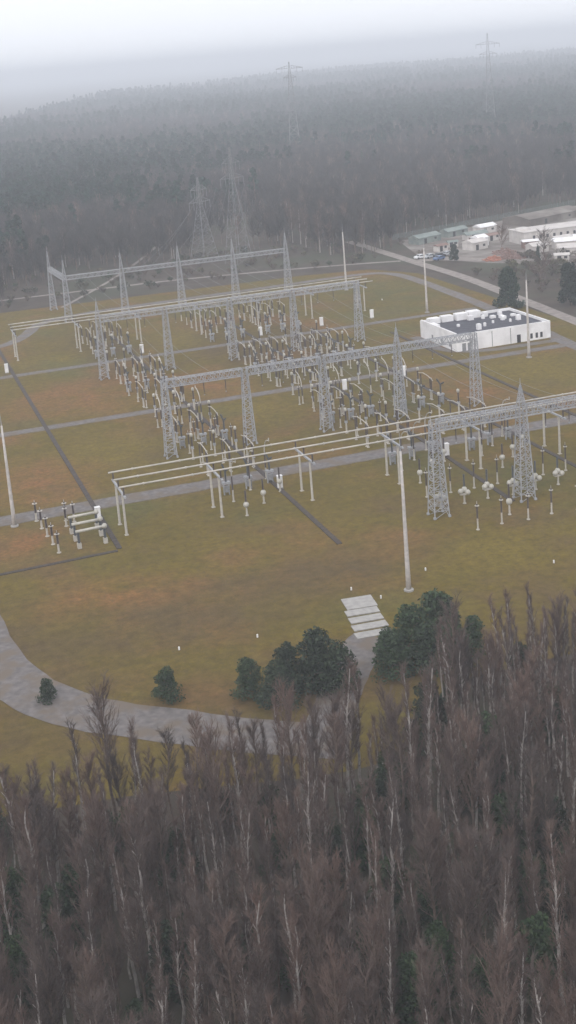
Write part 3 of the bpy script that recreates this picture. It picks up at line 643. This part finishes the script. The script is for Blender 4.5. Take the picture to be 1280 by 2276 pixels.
LBL = {'pine_tree': ('dark pine', 'tree', 'pines at the forest edge'),
       'spruce_tree': ('narrow dark spruce', 'tree', 'spruces at the forest edge'),
       'bare_tree': ('leafless grey brown tree', 'tree', 'bare trees at the forest edge'),
       'birch_tree': ('leafless pale birch', 'tree', 'birches at the forest edge')}
pts = []
nind = 0; CIV = cam.matrix_world.inverted()
for d, x, y in cand:
    k = species(x, y); s = ru(.75, 1.12) * (1 if d < 1700 else 1.15 if d < 2800 else 1.35)
    if d < 520: s *= .8
    if nind < 280 and abs(x * RT.x + y * RT.y) < .245 * d:
        if k not in FT: nm, tc, ms, jm = FP[k]; FT[k] = tree_proto(nm, tc, ms[0], ms[1])
        c = CIV @ Vector((x, y, 10)); px = 640 + 2900 * c.x / -c.z; lb, ct, gr = LBL[FP[k][0]]
        zn = 'beyond the left end of the farthest gantry' if px < 200 else 'left of the squat pylon' if px < 400 else 'around the two nearer pylons' if px < 600 else 'behind the far lightning mast' if px < 800 else 'behind the access road' if px < 930 else 'behind the left part of the yard fence' if px < 1060 else 'behind the middle of the yard fence' if px < 1180 else 'behind the right end of the yard fence'
        sz_ = 'tall' if s > .85 else 'middling' if s > .72 else 'short'; zn = ('nearer, ' if d < (500 if px < 900 else 600) else 'farther, ') + zn
        FT[k].place((x, y, 0), ru(0, 6.28), s, '%s %s, %s' % (sz_, lb, zn), ct, '%s %s, %s' % (sz_, gr, zn)); nind += 1
    else: pts.append((x, y, k, ru(0, 6.28), s))
def scatter(oname, pts, meshes, label):
    """one object: the given meshes instanced on points (x, y, which, turn, size)"""
    me = bpy.data.meshes.new(oname); me.from_pydata([(p[0], p[1], 0) for p in pts], [], [])
    for nm, ty, ix in (('kind_index', 'INT', 2), ('turn', 'FLOAT', 3), ('size', 'FLOAT', 4)):
        at = me.attributes.new(nm, ty, 'POINT'); at.data.foreach_set('value', [p[ix] for p in pts])
    fo = bpy.data.objects.new(oname, me); COL.objects.link(fo); tag(fo, label, oname, kind='stuff')
    pc = bpy.data.collections.new(oname + '_sources')
    for i, f in enumerate(meshes): pc.objects.link(bpy.data.objects.new(oname + '_source_%02d' % i, f))
    ng = bpy.data.node_groups.new('scatter', 'GeometryNodeTree')
    ng.interface.new_socket('Geometry', in_out='INPUT', socket_type='NodeSocketGeometry'); ng.interface.new_socket('Geometry', in_out='OUTPUT', socket_type='NodeSocketGeometry')
    N = ng.nodes.new; L = ng.links.new
    gi, go = N('NodeGroupInput'), N('NodeGroupOutput'); ci = N('GeometryNodeCollectionInfo'); ci.inputs['Collection'].default_value = pc; ci.inputs['Separate Children'].default_value = True
    ip = N('GeometryNodeInstanceOnPoints'); ip.inputs['Pick Instance'].default_value = True
    def na(nm, ty): a = N('GeometryNodeInputNamedAttribute'); a.data_type = ty; a.inputs['Name'].default_value = nm; return a.outputs['Attribute']
    cx_ = N('ShaderNodeCombineXYZ'); L(na('turn', 'FLOAT'), cx_.inputs['Z'])
    L(gi.outputs[0], ip.inputs['Points']); L(ci.outputs[0], ip.inputs['Instance']); L(na('kind_index', 'INT'), ip.inputs['Instance Index']); L(cx_.outputs[0], ip.inputs['Rotation']); L(na('size', 'FLOAT'), ip.inputs['Scale']); L(ip.outputs[0], go.inputs[0])
    md = fo.modifiers.new('scatter', 'NODES'); md.node_group = ng
def joined(tc, ms, nm):
    j = MB(); j.v = list(tc[0].v); j.f = list(tc[0].f); j.m = [0] * len(j.f); n0 = len(j.v); j.v += tc[1].v; j.f += [tuple(i + n0 for i in f) for f in tc[1].f]; j.m += [1] * len(tc[1].f)
    return j.mesh(nm, [M[ms[0]], M[ms[1]]])
scatter('forest', pts, [f[3] for f in FP], 'hazy mixed forest of pines and bare trees filling the distance')
print('forest points', len(pts), 'individual', nind)

# shrubs on the clearing and along the roads
random.seed(31)
def t_shrub(h, cr, leafy):
    tr, c = MB(), MB()
    for i in range(26 if not leafy else 10):
        a = ru(0, 6.28); e = Vector((cr * math.cos(a) * ru(.3, 1), cr * math.sin(a) * ru(.3, 1), h * ru(.6, 1))); tr.tube((0, 0, 0), e, .05, .02, 3, False)
        for j in range(6): q = e * ru(.4, 1); tr.tube(q, q + Vector((ru(-.6, .6), ru(-.6, .6), ru(.1, .7))), .025, .015, 3, False)
    clumps(c, [(ru(-.5, .5) * cr, ru(-.5, .5) * cr, h * ru(.4, .75), cr * .5, h * .3) for _ in range(5)], 34 if leafy else 8, .3)
    return tr, c
SH = [tree_proto('bare_shrub', t_shrub(2.6, 2.0, False), 'twig', 'shrub', 'leaves'), tree_proto('green_shrub', t_shrub(3.0, 2.0, True), 'bark', 'shrub', 'leaves'), tree_proto('evergreen_shrub', t_shrub(3.2, 2.2, True), 'bark', 'needle', 'leaves')]
for i in range(300):
    z_ = rnd()
    if z_ < .55: x, y = ru(30, 185), ru(462, 522)
    elif z_ < .8: x, y = ru(199, 236), ru(340, 412)
    elif z_ < .88: x, y = ru(186, 235), ru(455, 512)
    else: x, y = ru(228, 262), ru(402, 432)
    if 190 < x < 199 or (212 < x < 228 and y > 425): continue
    if abs(y - 481) < 3: continue
    k = random.choice((0, 0, 1, 2)) if z_ < .55 else random.choice((0, 0, 0, 1))
    wh = 'on the clearing behind the farthest gantry' if z_ < .55 else 'on the rough ground right of the access road' if z_ < .8 else 'between the access road and the forest' if z_ < .88 else 'among the huts at the right edge'
    c = CIV @ Vector((x, y, 1)); px = 640 + 2900 * c.x / -c.z
    if z_ < .55: wh = 'on the clearing ' + ('at the left edge' if px < 100 else 'behind the left end of the farthest gantry' if px < 260 else 'behind the middle of the farthest gantry' if px < 420 else 'at the foot of the nearer pylons' if px < 560 else 'left of the far lightning mast' if px < 700 else 'right of the far lightning mast')
    ck = ('bare brown', 'dull green', 'dark evergreen')[k]
    sz = ru(.5, 1.25); ck = ('large ' if sz > .95 else 'small ' if sz < .72 else 'middling ') + ck
    SH[k].place((x, y, 0), ru(0, 6.28), sz, '%s shrub %s' % (ck, wh), 'shrub', '%s shrubs %s' % (ck, wh))
# named trees around the compound
random.seed(41)
def one(name, tc, mt, mc, loc, label, rz=0, s=1):
    r = empty(name, loc, rz); r.scale = (s,) * 3; tag(r, label, 'tree'); tc[0].build('trunk', M[mt], r); tc[1].build('crown', M[mc], r); return r
one('pine_tree', t_pine(12.4, 4.6, 20, 230, .36, .1), 'bark', 'spruce', (180.5, 346.5, 0), 'large dark evergreen behind the right end of the white building')
one('spruce_tree', t_spruce(8.6, 1.9, 900, .3), 'bark', 'spruce', (222.2, 403.2, 0), 'small pointed conifer in front of the long white building')
one('evergreen_bush', t_pine(6, 2.6, 9, 150, .3, .15), 'bark', 'spruce', (206.5, 438.2, 0), 'round dark evergreen beside the parked cars')
one('pine_tree', t_pine(12.5, 4.6, 18, 210, .36, .1), 'bark', 'spruce', (197.6, 339.3, 0), 'dark evergreen at the right edge beyond the access road')
one('bare_tree', t_bare(9, 4, 26, 14, .05, .2, .6), 'bark', 'twig', (205, 371, 0), 'bare spreading tree on the rough ground right of the access road')
one('bare_tree', t_bare(9, 4, 28, 15, .05, .2, .6), 'bark', 'twig', (236, 423, 0), 'bare brown tree between the huts and the conifer')
one('bare_tree', t_bare(9, 3.6, 28, 15, .05, .2, .6), 'bark', 'twig', (232, 449, 0), 'bare brown tree behind the reddish heap')
one('bare_tree', t_bare(8, 3.4, 24, 14, .05, .2, .6), 'bark', 'twig', (214, 384, 0), 'smaller bare tree behind the spreading one on the rough ground')

# ------------------------------------------------------------ the wood in the foreground
random.seed(77)
BTC = [(t_bare(ru(11.5, 15.5), ru(1.3, 1.9), 38, 15, .026, .3, 2.4), ('birchbark', 'twig')) for _ in range(3)] + [(t_bare(ru(9.5, 14), ru(1.8, 3.1), 42, 17, .027, .3, ru(.8, 1.9)), ('bark', 'twig')) for _ in range(3)]
BTC += [(t_pine(ru(6.2, 7.6), ru(2.8, 3.3), 17, 170, .2, .06), ('bark', 'needle')) for _ in range(3)]
BT = [tree_proto('birch_tree' if i < 3 else 'bare_tree', tc, *ms) for i, (tc, ms) in enumerate(BTC[:6])]
NP = [tree_proto('young_pine', tc, *ms) for tc, ms in BTC[6:]]
def edge(x): # near edge of the lawn
    pts_ = ((-20, 150), (0, 133), (20, 128), (38, 126), (44, 126), (50, 126), (56, 132), (59, 138), (66, 139.5), (75, 138.5), (82, 138), (100, 147), (130, 162))
    for (a, c), (d, e) in zip(pts_, pts_[1:]):
        if a <= x <= d: return c + (e - c) * (x - a) / (d - a)
    return 140
used = []; tries = 0; wpts = []
CI = cam.matrix_world.inverted()
def seen(x, y, z):       # does the photograph show this point (its lower strip does not reach the ground below the wood's edge)
    c = CI @ Vector((x, y, z)); px = 640 + 2900 * c.x / -c.z; py = 790 - 2900 * c.y / -c.z
    return -20 < px < 1310 and (py < 1480 or (px > 1080 and py < 1590))
while len(used) < 900 and tries < 16000:
    tries += 1; x, y = ru(-20, 100), ru(62, 168)
    q = Vector((x, y)); lat = q.dot(RT); dep = q.dot(F)
    if abs(lat) > .27 * dep + 8 or y > edge(x) - 1: continue
    if abs(x - 52 - (y - 146) * .7) < 3.4 and y > 132: continue
    if any((x - a) ** 2 + (y - c) ** 2 < 1.85 ** 2 for a, c in used): continue
    used.append((x, y)); right = x > 58; sz = ru(.55, 1.12) * (1 + .12 * math.sin(x * .33 + y * .21))
    if right and y > edge(x) - 7: sz *= .86
    k = 6 + random.randrange(3) if rnd() < (.03 if right else .2) else random.choice((0, 1, 2, 0, 1, 2, 3, 4, 5)) if right else random.randrange(6)
    if k > 5: sz *= .9
    if seen(x, y, 12 * sz if k < 6 else 7 * sz):
        c = CI @ Vector((x, y, 8)); px = 640 + 2900 * c.x / -c.z
        zone = 'at the right edge of the picture' if px > 1180 else 'right of the big roadside pines' if px > 1060 else 'next to the slab track pines' if px > 900 else 'at the bottom below the lawn'
        size = 'tall' if sz > .97 else 'middling' if sz > .84 else 'low'; row = 'front row' if y > edge(x) - 6 else 'second row' if y > edge(x) - 13 else 'deep'
        nm = ('dark young pine', 'tree', 'young pine') if k > 5 else ('pale-trunked bare birch', 'tree', 'birch') if k < 3 else ('brown bare tree', 'tree', 'bare tree')
        lb = '%s %s, %s of the wood, %s' % (size, nm[0], row, zone)
        (NP[k - 6] if k > 5 else BT[k]).place((x, y, 0), ru(0, 6.28), sz, lb, 'tree', '%s of the foreground wood, %s %s %s' % (nm[2] + ('es' if nm[2] == 'birch' else 's'), size, row, zone))
    else: wpts.append((x, y, k, ru(0, 6.28), sz))
for x, y, s, lb in ((63.9, 147.5, 1.15, 'tallest dark pine at the wood edge right of the slab track'), (66.6, 148.5, .95, 'dark pine touching the bare trees right of the slab track'), (60.8, 149, 1.0, 'dark pine close to the right side of the slab track'), (58.2, 150.2, .62, 'small pine beside the slab track'),
                    (57, 145.8, .85, 'pine below the small one by the slab track'), (46.9, 147, 1.05, 'broad dark pine left of the slab track'), (44, 148, .8, 'left shoulder pine of the group left of the slab track'), (49.5, 145.5, .9, 'pine on the right of the group left of the slab track'),
                    (38.3, 149.5, .7, 'low dark pine standing alone left of the pine group'), (28.8, 153.2, .62, 'small lone pine at the bottom of the lawn'), (14, 160.5, .42, 'tiny evergreen at the bend of the left road'), (41, 145, .8, 'pine between the lone pine and the pine group'), (62.3, 145.2, .9, 'pine in front of the group right of the slab track'), (65.2, 144.5, .85, 'pine half hidden by bare trees right of the slab track'), (48.2, 150.6, .6, 'low round pine at the lawn side of the group left of the track'), (68.6, 146.3, .7, 'last small pine before the bare trees at right'), (43.5, 151, .45, 'tiny pine at the lawn side of the left pine group')):
    NP[random.randrange(3)].place((x, y, 0), ru(0, 6.28), (s * 1.25, s * 1.25, s * 1.05), lb, 'tree')
scatter('wood', wpts, [joined(tc, ms, 'wood_tree') for tc, ms in BTC], 'dense leafless wood with young pines below the foreground trees')
print('fore individual', len(used) - len(wpts), 'stuff', len(wpts))
# small white stones / markers on the lawn
for i, (x, y) in enumerate(((62.4, 174.6), (65.2, 169.6), (75.4, 176), (44.6, 165.6), (33.5, 167), (94, 169), (150.5, 393), (156, 387))):
    b = MB(); b.lathe((0, 0, 0), [(.13, 0), (.13, .45), (.08, .52)], 8); tag(b.build('marker_post', M['white'], loc=(x, y, 0)), 'short white marker post in the grass', 'marker post', 'white marker posts scattered in the grass')

# ------------------------------------------------------------ haze
b = MB(); b.box((0, 9000, 55), (31000, 29000, 116))
hz = b.build('haze', None); hz.data.materials.clear(); tag(hz, 'pale winter mist lying over the whole landscape', 'haze', kind='stuff')
m = bpy.data.materials.new('mist'); m.use_nodes = True; t = m.node_tree; t.nodes.remove(t.nodes['Principled BSDF']); v = t.nodes.new('ShaderNodeVolumePrincipled')
v.inputs['Color'].default_value = (.89, .925, .99, 1); v.inputs['Density'].default_value = .00041; v.inputs['Anisotropy'].default_value = 0
t.links.new(v.outputs[0], t.nodes['Material Output'].inputs['Volume']); hz.data.materials.append(m)
bpy.context.view_layer.update()
